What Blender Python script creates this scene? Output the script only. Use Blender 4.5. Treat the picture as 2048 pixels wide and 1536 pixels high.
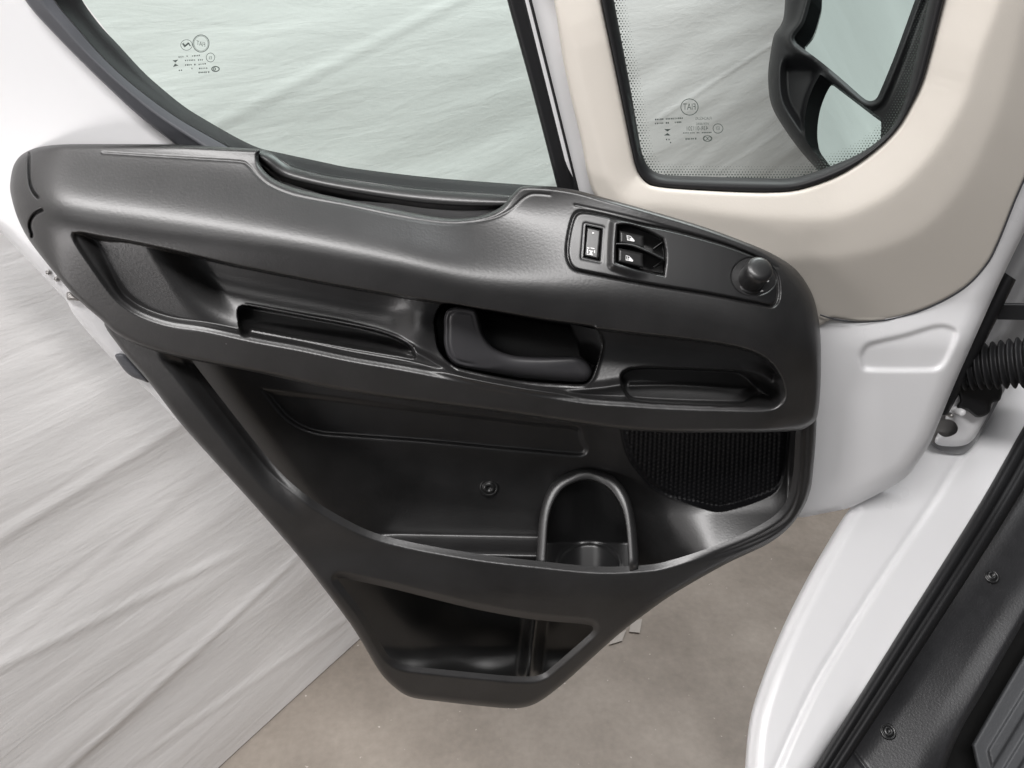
import bpy, math
import numpy as np
from mathutils import Vector, noise as mnoise
S = bpy.context.scene
for o in list(bpy.data.objects): bpy.data.objects.remove(o)
# ---------------------------------------------------------------- camera
D, H, FPX, PITCH = 0.75, 1.47, 1500.0, math.radians(30)
cs, sn = math.cos(PITCH), math.sin(PITCH)
cam = bpy.data.cameras.new('camera'); camo = bpy.data.objects.new('camera', cam)
S.collection.objects.link(camo); S.camera = camo
camo.location = (0, -D, H); camo.rotation_euler = (math.radians(90)-PITCH, 0, 0)
cam.lens = 36*FPX/2048; cam.sensor_width = 36; cam.clip_start = .02; cam.clip_end = 60
# ---------------------------------------------------------------- light (workshop ceiling lights plus added unseen lamps)
W = bpy.data.worlds.new("World"); S.world = W; W.use_nodes = True
bg = W.node_tree.nodes['Background']; bg.inputs[0].default_value = (.93,.95,1,1); bg.inputs[1].default_value = .07
def area(name, loc, target, size, sy, power, col=(1,1,1)):
    l = bpy.data.lights.new(name, 'AREA'); l.shape = 'RECTANGLE'; l.size = size; l.size_y = sy
    l.energy = power; l.color = col
    o = bpy.data.objects.new(name, l); S.collection.objects.link(o); o.location = loc
    o.rotation_euler = (Vector(target)-Vector(loc)).to_track_quat('-Z','Y').to_euler()
    return o
area('overhead_light', (-.5,-1.15,3.0), (-.1,.0,.9), 2.1, .3, 68, (1,.98,.97))
area('overhead_light', (-.9,-2.5,2.6), (-.1,0,.9), 1.5, .22, 8, (1,.975,.965))
area('overhead_light', (1.0,1.0,3.1), (.3,1.6,.9), 2.0, .6, 68, (.97,.985,1))  # unseen lamp added behind the door to brighten the curtain
area('left_fill_light', (-1.6,-1.3,.85), (-.3,0,.95), 1.0, .4, 15, (1,.965,.96))  # added low fill, no such lamp known; lifts the left side of the trim
S.view_settings.view_transform = 'Standard'; S.view_settings.look = 'None'
S.view_settings.exposure = 0.0; S.view_settings.gamma = 1; S.view_settings.use_curve_mapping = False
S.render.engine = 'CYCLES'
# ---------------------------------------------------------------- geometry helpers
def dirs(px, py):
    px = np.asarray(px, float); py = np.asarray(py, float)
    a = (px-1024)/FPX; b = (768-py)/FPX
    return a, cs+b*sn, b*cs-sn
def P(px, py, Y):
    dx, dy, dz = dirs(px, py); t = (np.asarray(Y, float)+D)/dy
    return np.stack([dx*t, -D+dy*t, H+dz*t], -1)
def plane_Y(px, py, p0, n):                       # depth of a slanted plane along each sight line
    dx, dy, dz = dirs(px, py); n = np.asarray(n, float)
    t = (np.dot(n, np.asarray(p0))-n[1]*(-D)-n[2]*H)/(dx*n[0]+dy*n[1]+dz*n[2])
    return -D+dy*t
def spl(pts, closed=True, sub=6):
    p = np.asarray(pts, float); n = len(p); out = []
    rng = range(n) if closed else range(n-1)
    for i in rng:
        if closed: a, b, c, d = p[(i-1)%n], p[i], p[(i+1)%n], p[(i+2)%n]
        else: a, b, c, d = p[max(i-1,0)], p[i], p[i+1], p[min(i+2,n-1)]
        lb = np.linalg.norm(c-b)
        if lb < 1e-6: continue
        def lim(v, l):
            m = np.linalg.norm(v); return v if m <= l*1.1 else v*(l*1.1/m)
        m1 = lim((c-a)/2, lb); m2 = lim((d-b)/2, lb)
        for k in range(sub):
            t = k/sub; t2 = t*t; t3 = t2*t
            out.append((2*t3-3*t2+1)*b+(t3-2*t2+t)*m1+(-2*t3+3*t2)*c+(t3-t2)*m2)
    if not closed: out.append(p[-1])
    return np.array(out)
def nearest(px, py, poly, closed=True):
    a = poly; b = np.roll(poly, -1, 0)
    if not closed: a = a[:-1]; b = b[:-1]
    best = np.full(px.shape, 1e18); bx = np.zeros_like(px); by = np.zeros_like(py)
    for (x0, y0), (x1, y1) in zip(a, b):
        ex, ey = x1-x0, y1-y0; L = ex*ex+ey*ey
        if L < 1e-12: continue
        t = np.clip(((px-x0)*ex+(py-y0)*ey)/L, 0, 1)
        qx = x0+t*ex; qy = y0+t*ey; d = (px-qx)**2+(py-qy)**2
        m = d < best; best = np.where(m, d, best); bx = np.where(m, qx, bx); by = np.where(m, qy, by)
    return np.sqrt(best), bx, by
def inside(px, py, poly):
    r = np.zeros(px.shape, bool); q = np.roll(poly, -1, 0)
    for (x0, y0), (x1, y1) in zip(poly, q):
        if y0 == y1: continue
        r ^= ((y0 > py) != (y1 > py)) & (px < (x1-x0)*(py-y0)/(y1-y0)+x0)
    return r
def sdf(px, py, poly, pad=70):                    # + inside, - outside, clipped at pad
    out = np.full(px.shape, -float(pad)); lo = poly.min(0)-pad; hi = poly.max(0)+pad
    m = (px > lo[0]) & (px < hi[0]) & (py > lo[1]) & (py < hi[1])
    if m.any():
        x, y = px[m], py[m]; d = nearest(x, y, poly)[0]
        out[m] = np.where(inside(x, y, poly), d, -d)
    return out
def ldist(px, py, line, pad=40):
    out = np.full(px.shape, float(pad)); lo = line.min(0)-pad; hi = line.max(0)+pad
    m = (px > lo[0]) & (px < hi[0]) & (py > lo[1]) & (py < hi[1])
    if m.any(): out[m] = nearest(px[m], py[m], line, False)[0]
    return out
def sm(t): t = np.clip(t, 0, 1); return t*t*(3-2*t)
def sp(x, w): return w*np.logaddexp(0, x/w)
def bump(d, w): return np.exp(-(d/w)**2)
def rnd(d, r): t = 1-np.clip(d/r, 0, 1); return 1-np.sqrt(np.maximum(1-t*t, 0))     # rounding drop 0..1
def mkmesh(name, V, F, mat, parent=None, smooth=None):
    me = bpy.data.meshes.new(name); V = np.asarray(V, float)
    me.from_pydata(V.tolist(), [], [list(map(int, f)) for f in F])
    me.update()
    if smooth is None: smooth = [True]*len(F)
    me.polygons.foreach_set('use_smooth', smooth)
    me.materials.append(mat)
    o = bpy.data.objects.new(name, me); S.collection.objects.link(o)
    if parent is not None: o.parent = parent
    return o
def sheet(name, outer, fY, mat, parent=None, holes=(), step=3.0, thick=.012, htk=None, back=False):
    """relief surface inside an outline, walls turned back along every edge"""
    polys = [outer]+list(holes); lo = outer.min(0)-step; hi = outer.max(0)+step
    nx = int((hi[0]-lo[0])/step)+2; ny = int((hi[1]-lo[1])/step)+2
    gx = lo[0]+np.arange(nx)*step; gy = lo[1]+np.arange(ny)*step
    X, Y = np.meshgrid(gx, gy)
    cx, cy = X[:-1,:-1]+step/2, Y[:-1,:-1]+step/2
    keep = inside(cx, cy, outer)
    for h in holes: keep &= ~inside(cx, cy, h)
    # vertex use count
    cnt = np.zeros(X.shape, int)
    cnt[:-1,:-1] += keep; cnt[1:,:-1] += keep; cnt[:-1,1:] += keep; cnt[1:,1:] += keep
    edge = (cnt > 0) & (cnt < 4); ex, ey = X[edge], Y[edge]
    bd = np.full(ex.shape, 1e9); bx = ex.copy(); by = ey.copy()
    for pl in polys:
        d, qx, qy = nearest(ex, ey, pl); m = d < bd
        bd = np.where(m, d, bd); bx = np.where(m, qx, bx); by = np.where(m, qy, by)
    X[edge] = bx; Y[edge] = by
    idx = -np.ones(X.shape, int); used = cnt > 0; idx[used] = np.arange(used.sum())
    px, py = X[used], Y[used]
    yy = fY(px, py); V = P(px, py, yy)
    a = idx[:-1,:-1][keep]; b = idx[:-1,1:][keep]; c = idx[1:,1:][keep]; d = idx[1:,:-1][keep]
    F = np.stack([a, d, c, b], 1)
    # boundary edges
    kp = np.pad(keep, 1); be = []
    for (dy_, dx_, i0, i1) in ((-1,0,(0,0),(0,1)), (1,0,(1,1),(1,0)), (0,-1,(1,0),(0,0)), (0,1,(0,1),(1,1))):
        nb = kp[1+dy_:1+dy_+keep.shape[0], 1+dx_:1+dx_+keep.shape[1]]
        r, q = np.nonzero(keep & ~nb)
        be.append(np.stack([idx[r+i0[0], q+i0[1]], idx[r+i1[0], q+i1[1]]], 1))
    be = np.concatenate(be); ub, inv = np.unique(be, return_inverse=True); inv = inv.reshape(be.shape)
    n0 = len(V); nb = len(ub)
    fr = V[ub]; bk = P(px[ub], py[ub], yy[ub]+thick)
    V = np.concatenate([V, fr, bk])
    SK = np.stack([n0+inv[:,0], n0+inv[:,1], n0+nb+inv[:,1], n0+nb+inv[:,0]], 1)
    sl = [True]*len(F)+[True]*len(SK)
    o = mkmesh(name, V, np.concatenate([F, SK]), mat, parent, sl)
    return o
def resamp(c, n):
    c = np.asarray(c, float); s = np.r_[0, np.cumsum(np.hypot(*np.diff(c, axis=0).T))]
    t = np.linspace(0, s[-1], n); return np.stack([np.interp(t, s, c[:,0]), np.interp(t, s, c[:,1])], 1)
def ribbon(name, A, B, prof, mat, parent=None, n=80, fY=None, smooth=True, m=None):
    """strip between two curves with a cross profile of (t, height) pairs"""
    A = resamp(spl(A, False), n); B = resamp(spl(B, False), n)
    pt = np.array([p[0] for p in prof]); ph = np.array([p[1] for p in prof])
    if m: tt = np.linspace(0, 1, m); ph = np.interp(tt, pt, ph); pt = tt
    V = []
    for t, h in zip(pt, ph):
        Q = A*(1-t)+B*t; base = fY(Q[:,0], Q[:,1]) if fY is not None else 0
        V.append(P(Q[:,0], Q[:,1], base-h))
    k = len(pt); V = np.concatenate(V); F = []
    for j in range(k-1):
        for i in range(n-1): F.append((j*n+i, (j+1)*n+i, (j+1)*n+i+1, j*n+i+1))
    return mkmesh(name, V, F, mat, parent, [smooth]*len(F))
def lathe(name, prof, loc, axis, mat, parent=None, n=40):
    z = Vector(axis).normalized(); q = z.to_track_quat('Z','Y'); V = []; F = []
    for (r, h) in prof:
        for i in range(n):
            a = 2*math.pi*i/n; v = q @ Vector((r*math.cos(a), r*math.sin(a), h)); V.append(tuple(Vector(loc)+v))
    k = len(prof)
    for j in range(k-1):
        for i in range(n): F.append((j*n+i, j*n+(i+1)%n, (j+1)*n+(i+1)%n, (j+1)*n+i))
    F.append([(k-1)*n+i for i in range(n)])
    return mkmesh(name, V, F, mat, parent)
def tube(name, pts, rad, mat, parent=None, n=16):
    pts = [Vector(p) for p in pts]; V = []; F = []
    for i, p in enumerate(pts):
        t = (pts[min(i+1,len(pts)-1)]-pts[max(i-1,0)]).normalized(); q = t.to_track_quat('Z','Y')
        r = rad[i] if hasattr(rad, '__len__') else rad
        for k in range(n):
            a = 2*math.pi*k/n; V.append(tuple(p+q @ Vector((r*math.cos(a), r*math.sin(a), 0))))
    for i in range(len(pts)-1):
        for k in range(n): F.append((i*n+k, i*n+(k+1)%n, (i+1)*n+(k+1)%n, (i+1)*n+k))
    F.append(list(range(n))[::-1]); F.append([(len(pts)-1)*n+k for k in range(n)])
    return mkmesh(name, V, F, mat, parent)
# ---------------------------------------------------------------- materials
def newmat(name):
    m = bpy.data.materials.new(name); m.use_nodes = True; nt = m.node_tree
    return m, nt, nt.nodes['Principled BSDF']
def N(nt, t, **kw):
    n = nt.nodes.new(t)
    for k, v in kw.items(): n.inputs[k].default_value = v
    return n
def plastic(name, col, rough, grain=.25, gscale=650, var=.12, spec=.5, dust=False):
    m, nt, b = newmat(name); L = nt.links
    tc = N(nt, 'ShaderNodeTexCoord')
    n1 = N(nt, 'ShaderNodeTexNoise', Scale=gscale, Detail=2.0); L.new(tc.outputs['Object'], n1.inputs['Vector'])
    bp = N(nt, 'ShaderNodeBump', Strength=grain, Distance=.0006); L.new(n1.outputs[0], bp.inputs['Height'])
    L.new(bp.outputs[0], b.inputs['Normal'])
    n2 = N(nt, 'ShaderNodeTexNoise', Scale=9.0, Detail=5.0); L.new(tc.outputs['Object'], n2.inputs['Vector'])
    mr = N(nt, 'ShaderNodeMapRange'); mr.inputs['To Min'].default_value = rough-var*.5; mr.inputs['To Max'].default_value = rough+var*.5
    L.new(n2.outputs[0], mr.inputs[0]); L.new(mr.outputs[0], b.inputs['Roughness'])
    b.inputs['Specular IOR Level'].default_value = spec
    b.inputs['Base Color'].default_value = (*col, 1)
    if dust:
        vo = N(nt, 'ShaderNodeTexVoronoi', Scale=26.0); L.new(tc.outputs['Object'], vo.inputs['Vector'])
        se = N(nt, 'ShaderNodeSeparateColor'); L.new(vo.outputs['Color'], se.inputs[0])
        th = nt.nodes.new('ShaderNodeMath'); th.operation = 'MULTIPLY_ADD'; th.inputs[1].default_value = .045; th.inputs[2].default_value = -.024
        L.new(se.outputs[0], th.inputs[0])
        lt = nt.nodes.new('ShaderNodeMath'); lt.operation = 'LESS_THAN'; L.new(vo.outputs['Distance'], lt.inputs[0]); L.new(th.outputs[0], lt.inputs[1])
        n4 = N(nt, 'ShaderNodeTexNoise', Scale=14.0, Detail=6.0, Roughness=.7); L.new(tc.outputs['Object'], n4.inputs['Vector'])
        rr = N(nt, 'ShaderNodeValToRGB'); rr.color_ramp.elements[0].position = .35; rr.color_ramp.elements[1].position = .75
        rr.color_ramp.elements[0].color = (*[c*.85 for c in col], 1); rr.color_ramp.elements[1].color = (*[c*1.5+.003 for c in col], 1)
        L.new(n4.outputs[0], rr.inputs[0])
        mx = nt.nodes.new('ShaderNodeMixRGB'); mx.inputs[2].default_value = (.13,.13,.13,1)
        L.new(lt.outputs[0], mx.inputs[0]); L.new(rr.outputs[0], mx.inputs[1]); L.new(mx.outputs[0], b.inputs['Base Color'])
    return m
M_trim = plastic('grained_black_plastic', (.014,.0137,.014), .38, .17, 420, .12, .9, True)
M_dark = plastic('smooth_black_plastic', (.009,.009,.0095), .38, .07, 650, .08, .8)
M_bin = plastic('dark_bin_plastic', (.014,.014,.014), .3, .05)
M_handle = plastic('satin_grey_plastic', (.055,.054,.058), .42, .05)
M_switch = plastic('switch_plastic', (.02,.02,.02), .35, .05)
M_rubber = plastic('black_rubber', (.012,.012,.013), .5, .2, 300, .1, .3)
M_rubber2 = plastic('grey_rubber', (.075,.078,.088), .5, .15, 300)
M_white = plastic('white_paint', (.69,.69,.70), .28, .02, 60, .04)
M_beige = plastic('beige_plastic', (.60,.562,.508), .5, .12, 500, .05)
M_mat = plastic('grey_floor_mat', (.06,.062,.066), .6, .5, 400)
M_metal, nt, b = newmat('zinc_metal'); b.inputs['Base Color'].default_value = (.35,.34,.33,1); b.inputs['Metallic'].default_value = .8; b.inputs['Roughness'].default_value = .4
M_mark, nt, b = newmat('white_print'); b.inputs['Base Color'].default_value = (.75,.75,.75,1)
M_ink, nt, b = newmat('glass_print'); b.inputs['Base Color'].default_value = (.07,.09,.08,1); b.inputs['Roughness'].default_value = .6
M_tape, nt, b = newmat('white_tape'); b.inputs['Base Color'].default_value = (.33,.30,.27,1); b.inputs['Roughness'].default_value = .35
def glassmat(name, tint):
    m, nt, b = newmat(name); L = nt.links; nt.nodes.remove(b); out = nt.nodes['Material Output']
    tr = N(nt, 'ShaderNodeBsdfTransparent', Color=(*tint, 1)); gl = N(nt, 'ShaderNodeBsdfGlossy', Roughness=.02)
    fr = N(nt, 'ShaderNodeFresnel', IOR=1.5); mx = N(nt, 'ShaderNodeMixShader')
    L.new(fr.outputs[0], mx.inputs[0]); L.new(tr.outputs[0], mx.inputs[1]); L.new(gl.outputs[0], mx.inputs[2]); L.new(mx.outputs[0], out.inputs[0])
    return m
M_glass = glassmat('green_tinted_glass', (.79,.89,.845)); M_glass2 = glassmat('pale_tinted_glass', (.87,.92,.89))
M_mirror, nt, b = newmat('mirror_silver'); b.inputs['Base Color'].default_value = (.35,.40,.395,1); b.inputs['Metallic'].default_value = 1; b.inputs['Roughness'].default_value = .03
# speaker cloth
M_grille = plastic('speaker_mesh_plastic', (.006,.006,.007), .5, 0, 600, .05, .3)
# concrete
M_floor, nt, b = newmat('stained_concrete'); L = nt.links
tc = N(nt, 'ShaderNodeTexCoord')
n1 = N(nt, 'ShaderNodeTexNoise', Scale=3.0, Detail=9.0, Roughness=.62); n2 = N(nt, 'ShaderNodeTexNoise', Scale=70.0, Detail=4.0)
n3 = N(nt, 'ShaderNodeTexNoise', Scale=46.0, Detail=2.0, Roughness=.8)
for n in (n1, n2, n3): L.new(tc.outputs['Object'], n.inputs['Vector'])
r1 = N(nt, 'ShaderNodeValToRGB'); r1.color_ramp.elements[0].position = .3; r1.color_ramp.elements[1].position = .72
r1.color_ramp.elements[0].color = (.165,.138,.113,1); r1.color_ramp.elements[1].color = (.335,.292,.25,1)
L.new(n1.outputs[0], r1.inputs[0])
r2 = N(nt, 'ShaderNodeValToRGB'); r2.color_ramp.elements[0].position = .3; r2.color_ramp.elements[1].position = .75
r2.color_ramp.elements[0].color = (.92,.92,.92,1); r2.color_ramp.elements[1].color = (1.06,1.06,1.06,1)
L.new(n2.outputs[0], r2.inputs[0])
mx = nt.nodes.new('ShaderNodeMixRGB'); mx.blend_type = 'MULTIPLY'; mx.inputs[0].default_value = 1
L.new(r1.outputs[0], mx.inputs[1]); L.new(r2.outputs[0], mx.inputs[2])
r3 = N(nt, 'ShaderNodeValToRGB'); r3.color_ramp.elements[1].color=(.3,.29,.27,1); r3.color_ramp.elements[0].position = .71; r3.color_ramp.elements[1].position = .75
r3.color_ramp.elements[0].color = (0,0,0,1); L.new(n3.outputs[0], r3.inputs[0])
mx2 = nt.nodes.new('ShaderNodeMixRGB'); mx2.blend_type = 'ADD'; mx2.inputs[0].default_value = .8
L.new(mx.outputs[0], mx2.inputs[1]); L.new(r3.outputs[0], mx2.inputs[2])
L.new(mx2.outputs[0], b.inputs['Base Color']); b.inputs['Roughness'].default_value = .55
bp = N(nt, 'ShaderNodeBump', Strength=.3, Distance=.002); L.new(n2.outputs[0], bp.inputs['Height']); L.new(bp.outputs[0], b.inputs['Normal'])
# curtain cloth
M_cloth, nt, b = newmat('white_cloth'); L = nt.links
tc = N(nt, 'ShaderNodeTexCoord'); mp = N(nt, 'ShaderNodeMapping'); mp.inputs['Scale'].default_value = (3.4, 1, 22)
mp.inputs['Rotation'].default_value = (0, math.radians(-6), 0)
L.new(tc.outputs['Object'], mp.inputs[0])
n1 = N(nt, 'ShaderNodeTexNoise', Scale=1.6, Detail=6.0, Roughness=.55, Distortion=.5); L.new(mp.outputs[0], n1.inputs['Vector'])
mp2 = N(nt, 'ShaderNodeMapping'); mp2.inputs['Scale'].default_value = (16, 1, 60); L.new(tc.outputs['Object'], mp2.inputs[0])
n2 = N(nt, 'ShaderNodeTexNoise', Scale=1.3, Detail=3.0, Distortion=.4); L.new(mp2.outputs[0], n2.inputs['Vector'])
ad = nt.nodes.new('ShaderNodeMath'); ad.operation = 'MULTIPLY_ADD'; ad.inputs[1].default_value = .3
L.new(n2.outputs[0], ad.inputs[0]); L.new(n1.outputs[0], ad.inputs[2])
bp = N(nt, 'ShaderNodeBump', Strength=.21, Distance=.007); L.new(ad.outputs[0], bp.inputs['Height']); L.new(bp.outputs[0], b.inputs['Normal'])
b.inputs['Base Color'].default_value = (.85,.83,.82,1); b.inputs['Roughness'].default_value = .7
# ---------------------------------------------------------------- tagging
def tag(o, label=None, cat=None, kind=None, group=None):
    if label: o['label'] = label
    if cat: o['category'] = cat
    if kind: o['kind'] = kind
    if group: o['group'] = group
    return o
# ================================================================ setting
fl = mkmesh('floor', [(-8,-6,0),(8,-6,0),(8,9,0),(-8,9,0)], [(0,1,2,3)], M_floor); tag(fl, kind='structure')
def floor_pt(px, py):
    dx, dy, dz = dirs(px, py); t = -H/dz; return np.array([float(dx*t), float(-D+dy*t)])
fa, fb = floor_pt(440,1536), floor_pt(720,1281)
fd = (fb-fa)/np.linalg.norm(fb-fa); ang = math.atan2(fd[1], fd[0])
def to_cloth(px, py):                              # sight line -> (along, height) on the hanging cloth
    dx, dy, dz = [float(v) for v in dirs(px, py)]; nrm = np.array([-fd[1], fd[0]])
    t = np.dot(nrm, fa-np.array([0,-D]))/(dx*nrm[0]+dy*nrm[1])
    p = np.array([dx*t, -D+dy*t]); return float(np.dot(p-fa, fd)), H+dz*t
creases = [((0,1078),(362,848),.006), ((425,250),(960,-20),.006), ((130,1536),(600,1110),.008), ((1325,235),(1590,60),.007),
           ((1440,345),(1620,225),.004), ((60,1240),(330,1020),.003), ((0,1330),(420,1130),.008), ((300,1500),(690,1240),.005), ((1095,375),(1118,360),.004)]
sc = np.linspace(-4.2, 6.5, 900); zc = np.linspace(0.004, 4.6, 520); XS, ZS = np.meshgrid(sc, zc)
DS = np.zeros_like(XS)
cl = [(to_cloth(*a), to_cloth(*b_), w) for a, b_, w in creases]
for a, b_, w in cl:
    a = np.array(a); b_ = np.array(b_); e = b_-a; Ln = np.linalg.norm(e); e /= Ln
    u = (XS-a[0])*e[0]+(ZS-a[1])*e[1]; v = -(XS-a[0])*e[1]+(ZS-a[1])*e[0]
    DS += .34*w*np.exp(-(v/.0065)**2)*sm((u+.12)/.15)*sm((Ln+.12-u)/.15)
fl_ = np.array([[mnoise.noise((x*.9+z*.25, z*5.2-x*.3, 3.1))*.008+mnoise.noise((x*2.1, z*14-x*1.0, 7.7))*.003+mnoise.noise((x*.5, z*.6, 1.0))*.022 for x in sc] for z in zc])
DS = DS+fl_
Vc = np.stack([XS.ravel(), -DS.ravel(), ZS.ravel()], 1); nsx = len(sc); ii = np.arange(len(zc)-1)[:,None]*nsx+np.arange(nsx-1)[None,:]
ii = ii.ravel(); Fc = np.stack([ii, ii+1, ii+nsx+1, ii+nsx], 1)
cur = mkmesh('curtain', Vc, Fc, M_cloth)
cur.location = (fa[0], fa[1], 0); cur.rotation_euler = (0, 0, ang)
tag(cur, 'creased white cloth curtain hanging to the floor behind the open van door', 'curtain')
# scraps of tape on the floor
def scrap(pts, nm, lab, grp=None):
    Q = []
    for (x, y) in pts: q = floor_pt(x, y); Q.append((q[0], q[1]))
    n = len(Q); V = [(x, y, .004) for x, y in Q]+[(x, y, .0045+.0005*(i%2)) for i, (x, y) in enumerate(Q)]
    F = [list(range(n, 2*n))]+[(i, (i+1)%n, n+(i+1)%n, n+i) for i in range(n)]
    o = mkmesh(nm, V, F, M_tape, None, [False]*len(F)); tag(o, lab, 'tape', None, grp)
scrap([(1262,1246),(1284,1240),(1279,1268),(1258,1266)], 'tape_scrap', 'pale scrap of tape on the concrete farther right, beside the door trim edge')
scrap([(1232,1274),(1252,1262),(1244,1284),(1218,1292),(1222,1280)], 'tape_scrap', 'pale torn scrap of tape partly under the lower edge of the door trim')
# ================================================================ the van
van = bpy.data.objects.new('van', None); S.collection.objects.link(van); van.location = (0,0,0); van.empty_display_size = .2
tag(van, 'white van with its front door open, black door trim and beige window surround', 'van')
# ---- outlines (picture coordinates give each part its sight line; depth gives it its place)
A_out = spl([(20,370),(27,332),(44,309),(75,295),(120,289),(200,288),(350,289),(430,293),(500,297),(520,299),(517,312),(522,332),(545,356),(585,374),(640,388),(720,405),(800,420),(860,431),(910,436),(960,431),(1000,415),(1022,392),(1038,376),(1055,371),(1100,373),(1150,380),(1200,393),(1300,421),(1400,451),(1480,480),(1540,505),(1585,533),(1612,565),(1630,604),(1640,660),(1642,730),(1640,790),(1634,834),(1621,850),(1601,860),(1553,864),(1450,865),(1348,865),(1250,860),(1156,848),(992,824),(800,799),(650,775),(513,745),(383,720),(308,701),(262,684),(225,662),(202,639),(165,607),(133,574),(85,516),(55,475),(36,438),(24,400)])
REC_top = np.array([(144,465),(164,463),(200,470),(280,485),(380,507),(479,530),(650,564),(770,585),(889,605),(1000,624),(1128,646),(1240,661),(1348,673),(1451,687),(1512,704),(1546,728),(1567,762)], float)
REC_rest = np.array([(1574,786),(1567,807),(1545,821),(1500,824),(1348,820),(1250,814),(1163,807),(992,779),(821,745),(700,724),(600,703),(513,687),(410,665),(342,655),(290,639),(253,619),(222,591),(171,520),(147,482)], float)
REC = spl(np.concatenate([REC_top, REC_rest])); RT = spl(REC_top, False); RR = spl(np.concatenate([REC_top[-1:], REC_rest, REC_top[:1]]), False)
SLOT = spl([(476,622),(482,613),(500,612),(600,631),(700,650),(760,663),(800,679),(822,692),(830,704),(829,717),(800,712),(700,695),(600,677),(505,659),(500,662),(500,672),(482,668)])
BOWL = spl([(870,660),(869,640),(876,620),(890,606),(960,617),(1100,640),(1184,652),(1197,664),(1202,685),(1200,705),(1193,730),(1182,758),(1166,769),(1104,767),(1045,762),(987,752),(918,736),(903,728),(887,714),(875,694)])
TRAY = spl([(1241,762),(1246,744),(1270,735),(1348,735),(1440,739),(1500,743),(1535,754),(1556,778),(1562,800),(1548,815),(1500,814),(1400,810),(1285,804),(1255,793)])
BEZ = spl([(1135,498),(1140,461),(1149,432),(1163,423),(1198,428),(1271,446),(1344,461),(1442,488),(1503,510),(1535,527),(1552,548),(1557,576),(1555,600),(1544,612),(1515,607),(1417,588),(1295,568),(1173,544),(1149,537),(1138,522)])
LOCK = spl([(1171,450),(1171,450),(1204,457),(1204,457),(1199,521),(1199,521),(1166,514),(1166,514)])
POCK = spl([(1235,450),(1235,450),(1258,449),(1292,460),(1327,478),(1327,478),(1332,512),(1328,552),(1328,552),(1271,539),(1231,525),(1231,525),(1232,487)])
KNR = np.array([(1508+44*math.cos(t), 553+37*math.sin(t)) for t in np.linspace(0, 2*math.pi, 40, endpoint=False)])
rx = np.array([0,20,80,200,300,500,650,800,950,1100,1300,1500,1600,1660]); ry = np.array([399,400,412,432,446,474,498,528,562,584,612,650,690,720])
_r = spl(np.stack([rx, ry], 1), False); rx, ry = _r[:,0], _r[:,1]
tx = np.array([20,200,500,1050,1150,1300,1480,1580,1640]); ty = np.array([300,289,298,372,380,420,480,530,600])
seam_top = spl([(205,306),(300,312),(400,318),(485,324),(500,334),(515,352),(540,372),(590,392),(700,413),(800,434),(880,446),(930,446),(985,437),(1020,420),(1045,398),(1065,388),(1100,390)], False)
seamL1 = spl([(59,306),(58,340),(60,365),(66,382),(76,395)], False); seamL2 = spl([(84,420),(70,428),(61,442),(60,456),(64,468),(64,474)], False)
seam_right = spl([(1150,410),(1250,432),(1350,458),(1450,487),(1510,512),(1555,535)], False)
def hA(x, y):
    rid = np.interp(x, rx, ry)
    h = .120-(.00045-.00019*sm((x-850)/450))*sp(rid-y, 16+10*sm((700-x)/500))-.00004*sp(y-rid, 20); cl_ = .045+.013*sm((x-900)/200); h = cl_+sp(h-cl_, .009)
    h -= .00030*sp(x-1560, 22)*.9+.0003*sp(95-x, 18)
    # surface dip near the sill notch
    h -= .010*bump(np.hypot((x-1180)/260, (y-430)/60), 1)*0
    rec = sdf(x, y, REC, 30); m = rec > -1
    dep = np.zeros_like(x)
    if m.any():
        X, Y = x[m], y[m]; dt = nearest(X, Y, RT, False)[0]; dr = nearest(X, Y, RR, False)[0]
        wr = 13+20*sm((250-X)/60); fl = .30*np.clip(dr/8.5,0,1)+.70*sm((dr-8.5)/(wr)); f = np.minimum(sm(dt/(5+6*sm((260-X)/60))), fl); f[~inside(X, Y, REC)] = 0
        t = dt/(dt+dr+1e-6); u = X-.6*(Y-487)
        deep = .016+.030*sm((u-285)/110); low = .012+.0*X
        dd = deep*(1-sm((t-.15)/.9))+low*sm((t-.15)/.9)
        # soft swelling left of the handle bowl
        dd -= .012*np.exp(-((X-840)/45)**2-((Y-650)/50)**2)
        dep[m] = dd*f
    h -= dep
    h += .0065*bump(ldist(x, y, spl([(820,700),(850,716),(890,738),(950,757),(1050,775),(1130,781),(1200,776),(1240,770)], False)), 9)
    s = sdf(x, y, SLOT, 30); h -= .030*sm((s+1)/(3+4*sm((y-640-.115*(x-500))/30)))*(1-.45*sm((y-640-.115*(x-500))/40))
    h += .002*bump(ldist(x, y, spl([(494,611),(600,630),(700,648),(790,672),(824,692)], False)), 3)
    s = sdf(x, y, BOWL, 30); h -= .085*sm((s+1)/4)
    h += .0025*bump(ldist(x, y, spl([(905,729),(918,738),(987,754),(1045,764),(1104,769),(1166,771),(1184,759),(1195,730),(1203,700),(1203,680),(1192,656)], False)), 3.2)
    s = sdf(x, y, TRAY, 30); h -= .034*sm((s+1)/(5+34*sm((x-1470)/60)))
    s2 = ldist(x, y, spl([(1262,772),(1348,771),(1495,779)], False)); h += .002*bump(s2, 5)
    g = .0009*bump(ldist(x, y, seam_top), 1.9)+.006*bump(ldist(x, y, seamL1), 2.2)+.008*bump(ldist(x, y, seamL2), 2.4)+.001*bump(ldist(x, y, seam_right), 2)
    h -= g
    s = sdf(x, y, BEZ, 30); h -= .004*bump(s, 2.6)
    h -= .022*sm((sdf(x, y, LOCK, 20))/3)+.022*sm((sdf(x, y, POCK, 20))/3)
    return h
A_edge = A_out
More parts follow.
